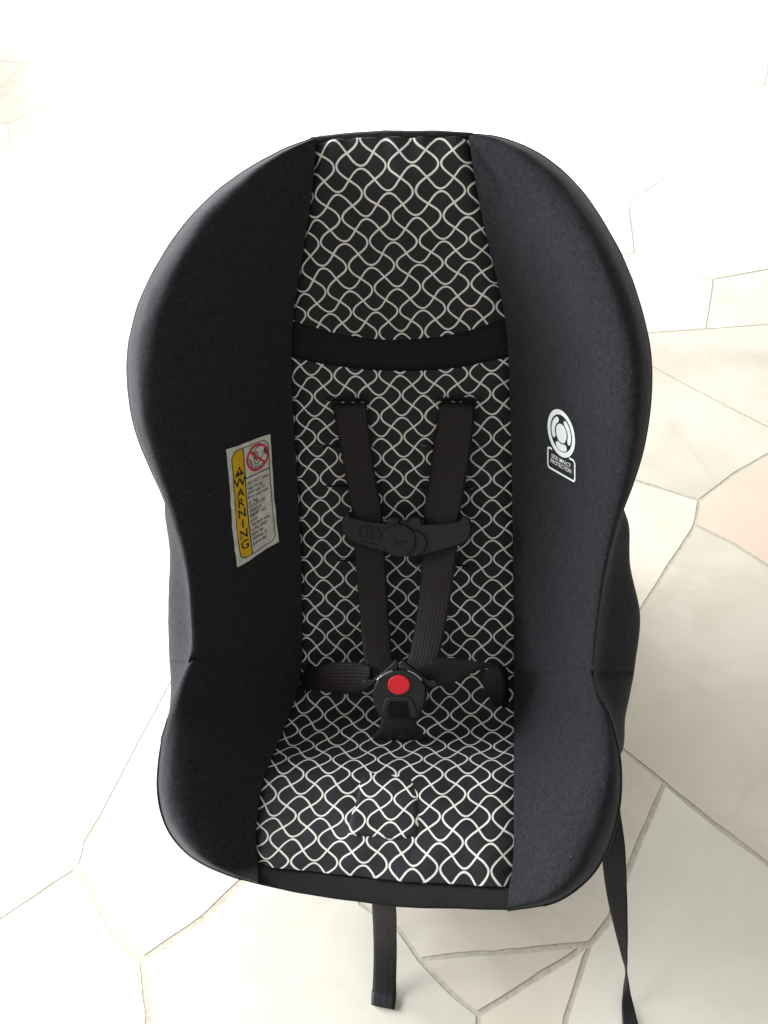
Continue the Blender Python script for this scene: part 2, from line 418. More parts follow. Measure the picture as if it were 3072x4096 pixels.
for i, (sx, sy) in enumerate(seeds):
    poly = [(BX[0], BX[2]), (BX[1], BX[2]), (BX[1], BX[3]), (BX[0], BX[3])]
    for k, (tx, ty) in enumerate(seeds):
        if k == i or (tx - sx) ** 2 + (ty - sy) ** 2 > 4: continue
        mx_, my_ = (sx + tx) / 2, (sy + ty) / 2; nx, ny = tx - sx, ty - sy
        out = []
        for q in range(len(poly)):
            a, b = poly[q], poly[(q + 1) % len(poly)]
            da = (a[0] - mx_) * nx + (a[1] - my_) * ny; db = (b[0] - mx_) * nx + (b[1] - my_) * ny
            if da <= 0: out.append(a)
            if (da < 0 < db) or (db < 0 < da):
                t = da / (da - db); out.append((a[0] + (b[0] - a[0]) * t, a[1] + (b[1] - a[1]) * t))
        poly = out
        if not poly: break
    for q in range(len(poly)):
        a, b = poly[q], poly[(q + 1) % len(poly)]
        a = (round(a[0], 3), round(a[1], 3)); b = (round(b[0], 3), round(b[1], 3))
        if a != b: vor.add((min(a, b), max(a, b)))
def clip_out(a, b):
    ts = [0, 1]
    for i in range(len(hull)):
        c, d = hull[i], hull[(i + 1) % len(hull)]
        r = (b[0] - a[0], b[1] - a[1]); s = (d[0] - c[0], d[1] - c[1])
        den = r[0] * s[1] - r[1] * s[0]
        if abs(den) < 1e-9: continue
        t = ((c[0] - a[0]) * s[1] - (c[1] - a[1]) * s[0]) / den; u = ((c[0] - a[0]) * r[1] - (c[1] - a[1]) * r[0]) / den
        if 0 < t < 1 and 0 <= u <= 1: ts.append(t)
    ts.sort(); L = lambda t: (a[0] + (b[0] - a[0]) * t, a[1] + (b[1] - a[1]) * t)
    return [(L(t0), L(t1)) for t0, t1 in zip(ts, ts[1:]) if t1 - t0 > 1e-6 and not in_poly(L((t0 + t1) / 2), hull)]
for a, b in sorted(vor): edges += clip_out(a, b)
vlist = []; vmap = {}; elist = []
def vid(p):
    k = (round(p[0], 4), round(p[1], 4))
    if k not in vmap: vmap[k] = len(vlist); vlist.append(Vector(k))
    return vmap[k]
for a, b in edges:
    i, j = vid(a), vid(b)
    if i != j: elist.append((i, j))
res = delaunay_2d_cdt(vlist, elist, [], 4, .002)
rv = res[0]
seg = {tuple(sorted(e)) for e, oe in zip(res[1], res[4]) if len(oe)}
nbr = {}
for a, b in seg:
    nbr.setdefault(a, set()).add(b); nbr.setdefault(b, set()).add(a)
loose = [v for v in nbr if len(nbr[v]) == 1]
while loose:                                    # drop dangling joints
    v = loose.pop(); u = next(iter(nbr[v]), None)
    if u is None: continue
    nbr[v].discard(u); nbr[u].discard(v)
    if len(nbr[u]) == 1: loose.append(u)
ordered = {v: sorted(ns, key=lambda k: math.atan2(rv[k][1] - rv[v][1], rv[k][0] - rv[v][0])) for v, ns in nbr.items()}
rf = []; seen = set()
for a in nbr:
    for b in nbr[a]:
        if (a, b) in seen: continue
        loop = []; u, v = a, b
        while (u, v) not in seen:
            seen.add((u, v)); loop.append(u)
            o_ = ordered[v]; u, v = v, o_[(o_.index(u) - 1) % len(o_)]
        ar = sum(rv[loop[i]][0] * rv[loop[(i + 1) % len(loop)]][1] - rv[loop[(i + 1) % len(loop)]][0] * rv[loop[i]][1] for i in range(len(loop)))
        if ar > 0: rf.append(loop)
def cellular(p): return noise.noise(Vector((p[0] * 3.1, p[1] * 3.1, 5)))
PINK_AT = (.55, .36)
def slab(poly):
    area_ = .5 * sum(poly[i][0] * poly[(i + 1) % len(poly)][1] - poly[(i + 1) % len(poly)][0] * poly[i][1] for i in range(len(poly)))
    if area_ < 0: poly = poly[::-1]; area_ = -area_
    per = sum(math.dist(poly[i], poly[(i + 1) % len(poly)]) for i in range(len(poly)))
    if area_ < .004 or 4 * math.pi * area_ / per ** 2 < .25: return
    # subdivide and wobble
    pts = []
    for i in range(len(poly)):
        a, b = poly[i], poly[(i + 1) % len(poly)]
        L = math.dist(a, b); k = max(1, int(L / (.015 if L < 2 and abs(a[0]) < 1 and a[1] < 1 else .05)))
        for q in range(k):
            t = q / k; x, y = a[0] + (b[0] - a[0]) * t, a[1] + (b[1] - a[1]) * t
            pts.append((x, y))
    n = len(pts); out = []
    for i in range(n):
        a, b, c = pts[i - 1], pts[i], pts[(i + 1) % n]
        e1 = Vector((b[0] - a[0], b[1] - a[1])); e2 = Vector((c[0] - b[0], c[1] - b[1]))
        if e1.length < 1e-6 or e2.length < 1e-6: continue
        e1.normalize(); e2.normalize()
        n_1 = Vector((-e1.y, e1.x)); n_2 = Vector((-e2.y, e2.x)); nn = n_1 + n_2
        if nn.length < .3: nn = n_1
        nn.normalize(); k = 1 / max(.5, nn.dot(n_1))
        wv = (.0042 if b[0] < -.15 else .0026) + .0016 * cellular(b) + .0011 * noise.noise(Vector((b[0] * 23, b[1] * 23, n * .37))) + .0010 * noise.noise(Vector((b[0] * 75, b[1] * 75, n * .11)))
        c_ = Vector((b[0] + nn.x * wv * k, b[1] + nn.y * wv * k)); near = 9
        for q in range(len(poly)):
            pa, pb = Vector(poly[q]), Vector(poly[(q + 1) % len(poly)]); pe = pb - pa
            tq = max(0, min(1, (c_ - pa).dot(pe) / max(pe.length_squared, 1e-12))); near = min(near, (pa + pe * tq - c_).length)
        if near > .6 * wv and in_poly(c_, poly): out.append((c_.x, c_.y))
    if len(out) < 3: return
    bm = bmesh.new()
    tilt = .0
    top = [bm.verts.new((x, y, 0)) for x, y in out]
    bot = [bm.verts.new((x, y, -.009)) for x, y in out]
    f = bm.faces.new(top)
    for i in range(len(out)): bm.faces.new((top[i], bot[i], bot[(i + 1) % len(out)], top[(i + 1) % len(out)]))
    bmesh.ops.recalc_face_normals(bm, faces=bm.faces)
    mt = M_PINK if in_poly(PINK_AT, poly) else (M_STONE if rnd.random() < .55 else M_STONE2)
    o = obj('slab', bm, mt, FLOOR, smooth=False)
    if mt is M_PINK: o['label'] = 'pinkish marble slab'
for f in rf:
    poly = [(rv[i][0], rv[i][1]) for i in f]
    if len(poly) >= 3: slab(poly)

# ------------------------------------------------------------------ the seat
SEAT = bpy.data.objects.new('car_seat', None); COL.objects.link(SEAT)
SEAT['label'] = 'black child car seat with white trellis print panel and five point harness on marble floor'
SEAT['category'] = 'car seat'

SL = [(682, 306), (681, 330), (678, 370), (672, 430), (660, 510), (648, 590), (636, 660), (630, 740), (631, 850), (637, 950), (643, 1050), (648, 1150),
      (652, 1260), (653, 1360), (652, 1430), (640, 1500), (617, 1565), (590, 1630), (568, 1690), (557, 1750), (553, 1800), (554, 1840), (556, 1860), (557, 1870)]
RL = [(676, 299), (600, 328), (505, 385), (415, 465), (345, 562), (300, 655), (277, 745), (275, 835), (290, 920), (317, 995), (352, 1078), (388, 1180),
      (405, 1262), (412, 1370), (407, 1425), (388, 1478), (364, 1545), (347, 1612), (339, 1690), (347, 1755), (374, 1812), (425, 1858), (490, 1888), (556, 1909)]
KL = {10: (360, 1095), 11: (368, 1190), 12: (364, 1280), 13: (363, 1375), 14: (366, 1430), 15: (369, 1490), 16: (367, 1545), 17: (351, 1610)}
SR = [(1012, 297), (1016, 320), (1022, 360), (1032, 420), (1048, 500), (1065, 570), (1082, 640), (1096, 730), (1100, 840), (1104, 950), (1106, 1050), (1107, 1150),
      (1109, 1260), (1110, 1360), (1110, 1430), (1110, 1500), (1110, 1565), (1110, 1630), (1110, 1690), (1110, 1750), (1110, 1810), (1108, 1860), (1104, 1895), (1100, 1916)]
RR = [(1018, 290), (1085, 299), (1170, 335), (1255, 410), (1325, 515), (1370, 615), (1398, 715), (1409, 800), (1405, 890), (1390, 975), (1368, 1045), (1340, 1125),
      (1311, 1230), (1293, 1340), (1283, 1440), (1292, 1495), (1318, 1550), (1338, 1625), (1343, 1695), (1336, 1765), (1315, 1830), (1275, 1895), (1200, 1948), (1096, 1966)]
KR = {11: (1356, 1130), 12: (1362, 1225), 13: (1383, 1330), 14: (1371, 1440), 15: (1362, 1495), 16: (1351, 1550), 17: (1341, 1622)}
NS = len(SL)

def wr(p, amp, sc_, seed=0): return amp * noise.noise(Vector((p.x * sc_, p.y * sc_, p.z * sc_ + seed)))

def bolster(S, R, K, side):
    n = 220; rows = []; kring = []; rimline = []; inset = []
    stations = []
    for i in range(NS):
        s3 = P(*S[i], INNER(eta(*S[i])) - .003)
        soft = i in K; sw = sum(1 for q_ in range(i - 2, i + 3) if q_ in K) / 5
        r3 = P(*R[i], RIM(eta(*R[i])) + (.034 - .028 * sw) * min(1, min(i, NS - 1 - i) / 3))
        o = r3 - s3; span = o.length; o = o - DV * o.dot(DV); wid = o.length; o.normalize(); ol = o.copy()
        if i in (0,): o = (UP * .9 + AX * side * .3).normalized()
        if i == NS - 1: o = (-UP * .95 + AX * side * .2).normalized()
        if soft:
            k3 = P(*K[i], RIM(eta(*R[i])) + .066)
            b3 = r3.lerp(k3, .22) + DV * .009
        else:
            b3 = r3 + DV * .022 - o * .003
            k3 = r3 + DV * .055 - o * .014
        k4 = k3 + DV * .045 - o * .02
        fat = min(1, span / .12)
        front = max(0, min(1, (i - 14) / 3))
        # padded cross-section: leaves the seam towards the side, swells and rolls over at the rim
        p1 = s3 + ol * (.50 * wid) - DV * ((.040 + .022 * front) * fat)
        p2 = r3 + (CAM - r3).normalized() * (min(.100, wid * .80) * (1 - .70 * sw) + .004) - ol * (.10 * wid * (1 - sw))
        bz = lambda t: s3 * (1 - t) ** 3 + p1 * (3 * t * (1 - t) ** 2) + p2 * (3 * t * t * (1 - t)) + r3 * t ** 3
        ctl = [bz(t) for t in (0, .12, .30, .50, .68, .82, .92, .975, 1)] + [b3, k3, k4]
        stations.append([tuple(c) for c in ctl])
    NC = len(stations[0])
    for a in range(n + 1):
        u = a / n * (NS - 1)
        ctl = [crom([st[c] for st in stations], u) for c in range(NC)]
        row = []
        M = 66
        for b in range(M + 1):
            v = b / M * (NC - 1)
            p = Vector(crom(ctl, v))
            if b > 0:
                # soft folds: back meets seat; gentle upholstery unevenness
                uf = 14.1 if side < 0 else 14.25
                fold = .0055 * math.exp(-((u - uf - .15 * math.sin(v)) / .10) ** 2) * (1 if .6 < v < 10 else 0)
                p += DV * (fold + wr(p, .0016, 22, side) + wr(p, .0008, 60, 3))
                if side > 0 and 1.2 < u < 3.6 and v < 3:
                    p += DV * .003 * math.exp(-((v - .9 - .25 * (u - 1.2)) / .22) ** 2) * math.sin((u - 1.2) / 2.4 * math.pi)
            row.append(p)
        rows.append(row); kring.append(Vector(ctl[NC - 1])); rimline.append(Vector(crom(ctl, 6.5)))
    o = obj('side_bolster', grid_mesh('side_bolster', rows, flip=(side < 0)), M_FLEECE, SEAT)
    return o, rows, kring, rimline
BL, rowsL, kL, rimL = bolster(SL, RL, KL, -1)
BR, rowsR, kR, rimR = bolster(SR, RR, KR, 1)
for b_, rl, ra in ((BL, rimL, (16.2, 22.6)), (BR, rimR, (15.4, 22.4))):
    i0, i1 = int(ra[0] / (NS - 1) * 220), int(ra[1] / (NS - 1) * 220)
    tube('piping', rl[i0:i1], .0016, M_FLEECE, b_)
BL['label'] = 'charcoal padded side bolster with warning label'; BR['label'] = 'charcoal padded side bolster with side impact badge'

# printed panels ---------------------------------------------------
def pan_px(s, t):
    a = crom(SL, s); b = crom(SR, s)
    return a[0] + (b[0] - a[0]) * t, a[1] + (b[1] - a[1]) * t
def solve_s(t, py, lo=-.5, hi=NS - .6):
    for _ in range(40):
        mid = (lo + hi) / 2
        if pan_px(mid, t)[1] < py: lo = mid
        else: hi = mid
    return (lo + hi) / 2
VT = []; _p = None; _L = 0
for i in range(1201):
    s = -.5 + i / 1200 * (NS - .1)
    q = inner(*pan_px(s, .5)); _L += (q - _p).length if _p else 0; _p = q; VT.append(_L)
def vlen(s):
    x = max(0, min(1199.99, (s + .5) / (NS - .1) * 1200)); i = int(x); return VT[i] + (VT[i + 1] - VT[i]) * (x - i)
def curve_y(pts):
    f = pchip([a for a, b in pts], [b for a, b in pts])
    def g(t, s_guess):
        s = s_guess
        for _ in range(4):
            x, y = pan_px(s, t); s = solve_s(t, f(x))
        return s
    return g
TOP = curve_y([(600, 306), (682, 305), (760, 299), (850, 296), (930, 295), (1012, 296), (1100, 300)])
BAND0 = curve_y([(600, 680), (632, 690), (680, 706), (750, 724), (850, 733), (950, 727), (1040, 704), (1097, 680), (1130, 668)])
BAND1 = curve_y([(600, 760), (628, 768), (700, 786), (800, 799), (880, 802), (980, 795), (1050, 781), (1100, 768), (1130, 760)])
FRONT = curve_y([(540, 1862), (559, 1866), (637, 1878), (703, 1887), (805, 1901), (861, 1905), (966, 1910), (1021, 1913), (1099, 1917), (1120, 1918)])
LIP = curve_y([(540, 1905), (563, 1911), (660, 1932), (793, 1951), (857, 1959), (966, 1963), (1095, 1965), (1120, 1965)])
ALAT = lambda p: (p - CAM).dot(AX)
def patch(name, f0, g0, f1, g1, mat, off, puff, n, mc=48, node=None, wrk=1.0, extend=.012, tuck=(0, 0)):
    rows = []; uv = []
    e0 = [f0(j / mc, g0) for j in range(mc + 1)]; e1 = [f1(j / mc, g1) for j in range(mc + 1)]
    if node:
        nx, ny = node; tt = .5
        for _ in range(6):
            s = solve_s(tt, ny); a = crom(SL, s); b = crom(SR, s); tt = (nx - a[0]) / (b[0] - a[0])
        un = ALAT(inner(nx, ny)); vn = vlen(s)
    for i in range(n + 1):
        r = []; ur = []
        for j in range(mc + 1):
            t = j / mc; k = i / n
            te = -extend + (1 + 2 * extend) * t
            s = e0[j] + (e1[j] - e0[j]) * k
            x, y = pan_px(s, te)
            edge = min(1, min(t, 1 - t) / .10)
            ends = min(1, min(k * tuck[0] if tuck[0] else 1, (1 - k) * tuck[1] if tuck[1] else 1))
            p = inner(x, y, off)
            A_ = ALAT(p)
            d = -puff * (1 - (1 - edge) ** 2) * (1 - (1 - ends) ** 2) + .004 * (1 - edge) ** 2
            d += wrk * (wr(p, .0026, 26) + wr(p, .0012, 60, 9))
            # gathers where the cloth is sewn in: along the side seams and under the top edge
            gx = max(0, 1 - min(t, 1 - t) / .09); d += wrk * .0011 * gx * math.sin(vlen(s) * 420 + 3 * noise.noise(Vector((vlen(s) * 30, t * 3, 1))))
            if tuck[0] == 25: d += .0016 * math.exp(-k * 7) * math.sin(t * 34 + 2.5 * noise.noise(Vector((t * 6, 2, 0))))
            p = p + DV * d
            r.append(p)
            if node: ur.append(((A_ - un) / PA + 1 , -(vlen(s) - vn) / PB))
        rows.append(r); uv.append(ur)
    return obj(name, grid_mesh(name, rows, uv if node else None), mat, SEAT)
c6 = crop(1200, 500, 2.07375); c7 = crop(1100, 1200, 1.58)
PANEL_UP = patch('headrest_panel', TOP, 0, BAND0, 6.5, M_PRINT, 0, .004, 90, node=c6(725, 350), tuck=(25, 14))
PANEL_UP['label'] = 'headrest panel of black cloth printed with white trellis'
patch('fabric_band', lambda t, g: BAND0(t, g) - .15, 6.5, lambda t, g: BAND1(t, g) + .15, 7.3, M_TRIM, .0045, .0, 20)
PANEL = patch('seat_panel', BAND1, 7.3, FRONT, 22, M_PRINT, 0, .003, 300, node=c7(800, 605), tuck=(40, 60))
PANEL['label'] = 'backrest and seat panel of black cloth printed with white trellis'

# plain trims over the top and the front lip
def trim(name, f0, g0, outl, off, n, roll):
    rows = []; mc = 40
    for j in range(mc + 1):
        t = -.03 + 1.06 * j / mc; s = f0(t, g0); x, y = pan_px(s, t)
        a = inner(x, y, off)
        o = outl(x)
        x2, y2 = x, o
        b = P(x2, y2, RIM(eta(x2, y2)) + (.012 if roll > 0 else .006))
        mid = a.lerp(b, .5) - DV * .004
        ctl = [tuple(a), tuple(mid), tuple(b), tuple(b + DV * .022 - UP * roll * .006), tuple(b + DV * .055 - UP * roll * .03), tuple(b + DV * .09 - UP * roll * .05)]
        rows.append([Vector(crom(ctl, k / n * 5)) + DV * wr(a, .001, 40, k * .02) for k in range(n + 1)])
    return obj(name, grid_mesh(name, rows), M_FLEECE if roll > 0 else M_TRIM, SEAT)
topl = pchip([660, 680, 760, 850, 930, 1020, 1040], [303, 299, 289, 284.5, 284, 290, 292])
lipl = pchip([540, 563, 660, 793, 857, 966, 1095, 1120], [1906, 1912, 1932, 1951, 1959, 1963, 1966, 1966])
trim('top_trim', TOP, 0, topl, .001, 16, 1)
trim('front_trim', FRONT, 22, lipl, .001, 20, -1)

# hard shell behind the cover, and the base it stands on
def shell():
    rows = []
    n = len(kL)
    for i in range(0, n, 4):
        a, b = kL[i], kR[i]
        s = i / (n - 1) * (NS - 1)
        x, y = pan_px(s, .5); c = inner(x, y, .050)
        w_ = [a, a.lerp(b, .12), a.lerp(b, .3), a.lerp(b, .5), a.lerp(b, .7), a.lerp(b, .88), b]
        for q, bl in ((1, .8), (2, 1), (3, 1), (4, 1), (5, .8)):
            tgt = c + AX * (w_[q] - w_[3]).dot(AX) * .9
            w_[q] = w_[q].lerp(tgt, bl)
            w_[q].z = max(w_[q].z, .06)
        ctl = [tuple(v) for v in w_]
        rows.append([Vector(crom(ctl, k / 24 * 6)) for k in range(25)])
    return obj('shell', thick_grid('shell', rows, -.004), M_SHELL, SEAT)
shell()
def base():
    bm = bmesh.new()
    rings = []
    for z, x, y0, y1 in ((0, .175, -.06, .34), (.03, .18, -.07, .34), (.075, .165, -.08, .27), (.11, .13, -.06, .16)):
        ring = []
        for k in range(48):
            an = 2 * math.pi * k / 48; c, s = math.cos(an), math.sin(an)
            e = .35
            sx = math.copysign(abs(c) ** e, c); sy = math.copysign(abs(s) ** e, s)
            ring.append(bm.verts.new((x * sx, (y0 + y1) / 2 + (y1 - y0) / 2 * sy, z)))
        rings.append(ring)
    for a, b in zip(rings, rings[1:]):
        for k in range(48): bm.faces.new((a[k], a[(k + 1) % 48], b[(k + 1) % 48], b[k]))
    bm.faces.new(rings[0][::-1]); bm.faces.new(rings[-1])
    return obj('base', bm, M_SHELL, SEAT)
base()

# seat adjuster flap cut in the print
fl = [(785, 1671), (830, 1668), (884, 1676), (897, 1695), (905, 1725), (906, 1800), (890, 1807), (858, 1812), (800, 1806), (755, 1799), (757, 1765), (768, 1730)]
def flap():
    loop = smooth_loop(fl, 5)
    cx_, cy_ = 832, 1742
    nr = 10; rows = []; uv = []
    nx, ny = crop(1300, 2950, 3.318)(915, 780)
    un = ALAT(inner(nx, ny)); tt = .5
    for i in range(nr + 1):
        f = i / nr; r = []; ur = []
        for k in range(len(loop) + 1):
            x, y = loop[k % len(loop)]
            x = cx_ + (x - cx_) * f; y = cy_ + (y - cy_) * f
            s0 = solve_s((x - 555) / 553, y)
            p = inner(x, y, 0); A_ = ALAT(p)
            lift = .0048 + .0008 * (1 - f ** 3) - (.0026 if i == nr else 0)
            p += DV * (-lift + wr(p, .0026, 26) + wr(p, .0012, 60, 9))
            r.append(p); ur.append(((A_ - un) / PA + 1, -(vlen(s0) - vlen(solve_s((nx - 555) / 553, ny))) / PB))
        rows.append(r); uv.append(ur)
    o = obj('adjuster_flap', grid_mesh('adjuster_flap', rows, uv, flip=True), M_PRINT, PANEL)
    o['label'] = 'cut out flap over the harness adjuster'
    pts = [r for r in rows[nr - 1][:-1]]
    cut = [p + (DV * .002) for p in rows[nr][:-1]]
    tube('flap_edge', cut, .0012, M_HOLE, PANEL, closed=True)
    return o
flap()

# harness slots ------------------------------------------------------
def slot(cx_, cy_, wd, ht, tiltpx=0, threads=3, seed=1):
    bm_pts = []
    n = 20
    rows = []
    for i in range(n + 1):
        t = i / n; x = cx_ - wd / 2 + wd * t; yc = cy_ + tiltpx * (t - .5) - 2 * math.sin(math.pi * t)
        hh = ht * math.sin(math.pi * min(1, max(0, t))) ** .5 + .3
        rows.append([inner(x, yc - hh / 2, -.0072), inner(x, yc + hh / 2, -.0072)])
    o = obj('harness_slot', grid_mesh('harness_slot', rows), M_HOLE, SEAT)  # dark sheet laid on the cloth, standing in for the slit's shade
    rr = random.Random(seed)
    edge = [inner(cx_ - wd / 2 + wd * i / n, cy_ + tiltpx * (i / n - .5) - 2 * math.sin(math.pi * i / n) - ht / 2 - .6, -.0076) for i in range(n + 1)]
    tube('slot_hem', edge, .0007, M_TRIM, o, 5)
    for k in range(threads):
        sd = rr.choice((-1, 1)); x = cx_ + sd * (wd / 2 - rr.uniform(0, 8)); y = cy_ + rr.uniform(-2, 2)
        L = rr.uniform(8, 22); ya = rr.uniform(-5, 5)
        pts = [inner(x + sd * -L * .4 + sd * L * q / 6, y + ya * (q / 6) ** 2 + rr.uniform(-1, 1), -.0082 - .003 * math.sin(q / 6 * 3.1)) for q in range(7)]
        tube('loose_thread', pts, .00028, M_THREAD, o, 4)
    return o
slot(750, 866, 96, 7, 1, 1, 1); slot(990, 865, 104, 7, 0, 1, 2)
slot(745, 965, 120, 3, 0, 2, 3); slot(975, 965, 122, 3, 3, 3, 4)
slot(755, 1053, 110, 3, 2, 2, 5); slot(965, 1056, 116, 3, 4, 3, 6)
slot(770, 1213, 80, 3, 0, 4, 7); slot(960, 1222, 110, 3, 4, 4, 8)

# harness ------------------------------------------------------------
sd = lambda y: INNER(eta(860, y))
st_l = [(717, 867, 792, 867, sd(867) + .003, sd(867) + .003), (719, 884, 793, 880, sd(880) - .010, sd(880) - .010), (732, 950, 799, 945, .824, .826), (748, 1040, 812, 1032, .828, .832),
        (762, 1120, 826, 1115, .830, .834), (766, 1200, 832, 1200, .832, .836), (774, 1290, 838, 1290, .832, .838), (782, 1380, 844, 1372, .828, .834), (788, 1440, 848, 1420, .824, .830), (792, 1488, 862, 1440, .820, .826)]
st_r = [(948, 867, 1026, 867, sd(867) + .003, sd(867) + .003), (948, 880, 1027, 884, sd(880) - .010, sd(880) - .010), (938, 950, 1020, 950, .826, .820), (926, 1035, 1007, 1035, .832, .824),
        (915, 1115, 992, 1120, .834, .828), (911, 1200, 986, 1200, .836, .830), (905, 1290, 973, 1290, .838, .830), (893, 1370, 955, 1390, .834, .827), (882, 1420, 943, 1440, .830, .823), (866, 1440, 932, 1484, .826, .819)]
S1 = ribbon('shoulder_strap', st_l, M_WEB, SEAT, n=70, m_=10, bow=.0015)
S2 = ribbon('shoulder_strap', st_r, M_WEB, SEAT, n=70, m_=10, bow=.0015)
c3 = crop(1300, 1950, 2.5523); c4 = crop(1150, 2550, 1.7463)
cl = lambda x, y: .819 + (y - 1150) * 0.00002 + abs(x - 880) ** 2 * 1.1e-7
tr = lambda c, pts: [c(*p) for p in pts]
CLIP = plate('chest_clip', tr(c3, [(152, 370), (190, 280), (238, 245), (252, 302), (400, 335), (622, 366), (642, 302), (748, 312), (770, 420), (770, 640), (650, 672), (500, 632), (360, 592), (250, 542), (172, 465)]),
             cl, .012, .0028, M_PLASTIC2, SEAT)
CLIP['label'] = 'black plastic chest clip with round button'
plate('clip_half', tr(c3, [(858, 312), (978, 302), (988, 374), (1150, 370), (1358, 345), (1415, 288), (1475, 315), (1503, 420), (1472, 530), (1400, 585), (1210, 640), (1010, 690), (900, 700), (820, 660), (820, 420)]),
      lambda x, y: cl(x, y) + .0006, .012, .0028, M_PLASTIC2, CLIP)
plate('clip_tongue', tr(c3, [(765, 330), (845, 330), (845, 420), (765, 420)]), lambda x, y: cl(x, y) + .004, .006, .001, M_PLASTIC, CLIP)
plate('clip_collar', ellipse(*c3(880, 570), 33, 29, 36), lambda x, y: cl(x, y) - .0028, .008, .0014, M_PLASTIC2, CLIP)
BT = plate('clip_button', ellipse(*c3(752, 545), 36.5, 35.5, 40), lambda x, y: cl(x, y) - .0062, .010, .0020, M_PLASTIC2, CLIP)
plate('button_rim', ellipse(*c3(752, 545), 30, 29, 40), lambda x, y: cl(x, y) - .0067, .004, .0004, M_PLASTIC, BT)
# raised mark on the button: a plain cross of fine ribs
for a, b in (((660, 560), (850, 550)), ((745, 455), (820, 480)), ((700, 500), (745, 600)), ((800, 470), (770, 600))):
    pts = [P(*c3(a[0] + (b[0] - a[0]) * k / 6, a[1] + (b[1] - a[1]) * k / 6), cl(865, 1160) - .0068) for k in range(7)]
    tube('button_mark', pts, .0005, M_PLASTIC2, BT, 4)
# moulded frame and letter T on the left half
for pts in ([(370, 405), (545, 425), (548, 520), (375, 500)],):
    tube('grip_frame', [P(*c3(x, y), cl(*c3(x, y)) - .0004) for x, y in smooth_loop(pts, 6)], .0007, M_PLASTIC, CLIP, 5, closed=True)
for a, b in (((430, 430), (430, 505)), ((480, 435), (480, 510)), ((430, 432), (545, 440)), ((365, 545), (535, 585))):
    tube('grip_rib', [P(*c3(a[0] + (b[0] - a[0]) * k / 4, a[1] + (b[1] - a[1]) * k / 4), cl(*c3(*a)) - .0004) for k in range(5)], .0007, M_PLASTIC, CLIP, 5)

# lap straps
ribbon('lap_strap', [(662, 1498, 664, 1442, .872, .866), (675, 1490, 680, 1440, .858, .850), (700, 1494, 705, 1433, .846, .838), (740, 1499, 740, 1430, .836, .828), (775, 1498, 778, 1432, .828, .822), (800, 1486, 800, 1440, .822, .818)],
       M_WEB, SEAT, n=30, m_=8, bow=.002)
lr = ribbon('lap_strap', [(925, 1478, 930, 1420, .818, .822), (955, 1482, 958, 1420, .820, .824), (990, 1470, 1000, 1424, .826, .828), (1025, 1452, 1035, 1430, .832, .830), (1052, 1444, 1062, 1434, .836, .830),
                   (1040, 1464, 1078, 1440, .838, .834), (1046, 1490, 1088, 1462, .842, .838), (1060, 1512, 1090, 1492, .850, .846), (1068, 1530, 1086, 1520, .862, .858)], M_WEB, SEAT, n=50, m_=8)
lr['label'] = 'lap strap twisted over itself'
tube('lap_slot', [P(x, y, INNER(eta(x, y)) - .004) for x, y in ((655, 1502), (650, 1490), (655, 1470), (662, 1450), (672, 1434))], .0035, M_HOLE, SEAT, 6)  # solid black tube painted in for the shade of the slot
tube('lap_slot', [P(x, y, INNER(eta(x, y)) - .004) for x, y in ((1090, 1528), (1094, 1505), (1092, 1470), (1086, 1440))], .0035, M_HOLE, SEAT, 6)

# buckle
bd = lambda x, y: .806 + (y - 1500) * 0.00010
BK = plate('buckle', tr(c4, [(618, 310), (660, 268), (720, 238), (780, 228), (840, 238), (905, 270), (950, 318), (968, 390), (958, 470), (925, 535), (890, 570), (670, 570), (632, 535), (600, 470), (592, 390)]),
           bd, .016, .0045, M_PLASTIC, SEAT, rounded=4, seg=4)
BK['label'] = 'black harness buckle with red release button'
rb = plate('release_button', ellipse(*c4(777, 333), 24.2, 21.2, 40), lambda x, y: bd(x, y) - .0022, .006, .0012, M_RED, BK, seg=3)
plate('buckle_frame', tr(c4, [(682, 430), (720, 416), (835, 416), (868, 430), (905, 520), (900, 545), (868, 540), (846, 470), (838, 448), (718, 448), (708, 470), (690, 540), (660, 545), (655, 520)]),
      lambda x, y: bd(x, y) - .0016, .006, .0012, M_PLASTIC2, BK)
plate('opening_shade', tr(c4, [(722, 452), (834, 452), (842, 475), (852, 562), (704, 562), (712, 475)]), lambda x, y: bd(x, y) - .0006, .003, 0, M_HOLE, BK)  # solid black plate that paints the shade inside the frame
tl = plate('buckle_tongue', tr(c4, [(524, 300), (520, 325), (545, 347), (585, 338), (640, 292), (735, 232), (772, 222), (772, 165), (745, 160), (720, 195), (660, 245), (590, 300), (548, 290)]),
           lambda x, y: bd(x, y) + .004, .007, .0016, M_PLASTIC2, BK)
t2 = plate('buckle_tongue', tr(c4, [(1048, 318), (1045, 340), (1020, 352), (985, 345), (935, 296), (845, 234), (788, 222), (788, 165), (812, 160), (845, 195), (905, 240), (985, 302), (1025, 295)]),
           lambda x, y: bd(x, y) + .0035, .007, .0016, M_PLASTIC2, BK)
for a, t_ in (([(622, 300), (650, 274), (690, 248), (735, 230)], tl), ([(838, 230), (875, 246), (910, 270), (940, 300)], t2)):
    tube('steel_edge', [P(*c4(*crom(a, k / 12 * 3)), bd(860, 1460) + .0005) for k in range(13)], .0008, M_METAL, t_, 5)
ribbon('crotch_strap', [(828, 1500, 895, 1500, .815, .815), (824, 1550, 898, 1550, .818, .818), (816, 1580, 905, 1580, .826, .826), (806, 1594, 916, 1594, .838, .838), (804, 1599, 918, 1600, .848, .848)],
       M_WEB2, SEAT, th=.004, n=24, m_=10, bow=.003)

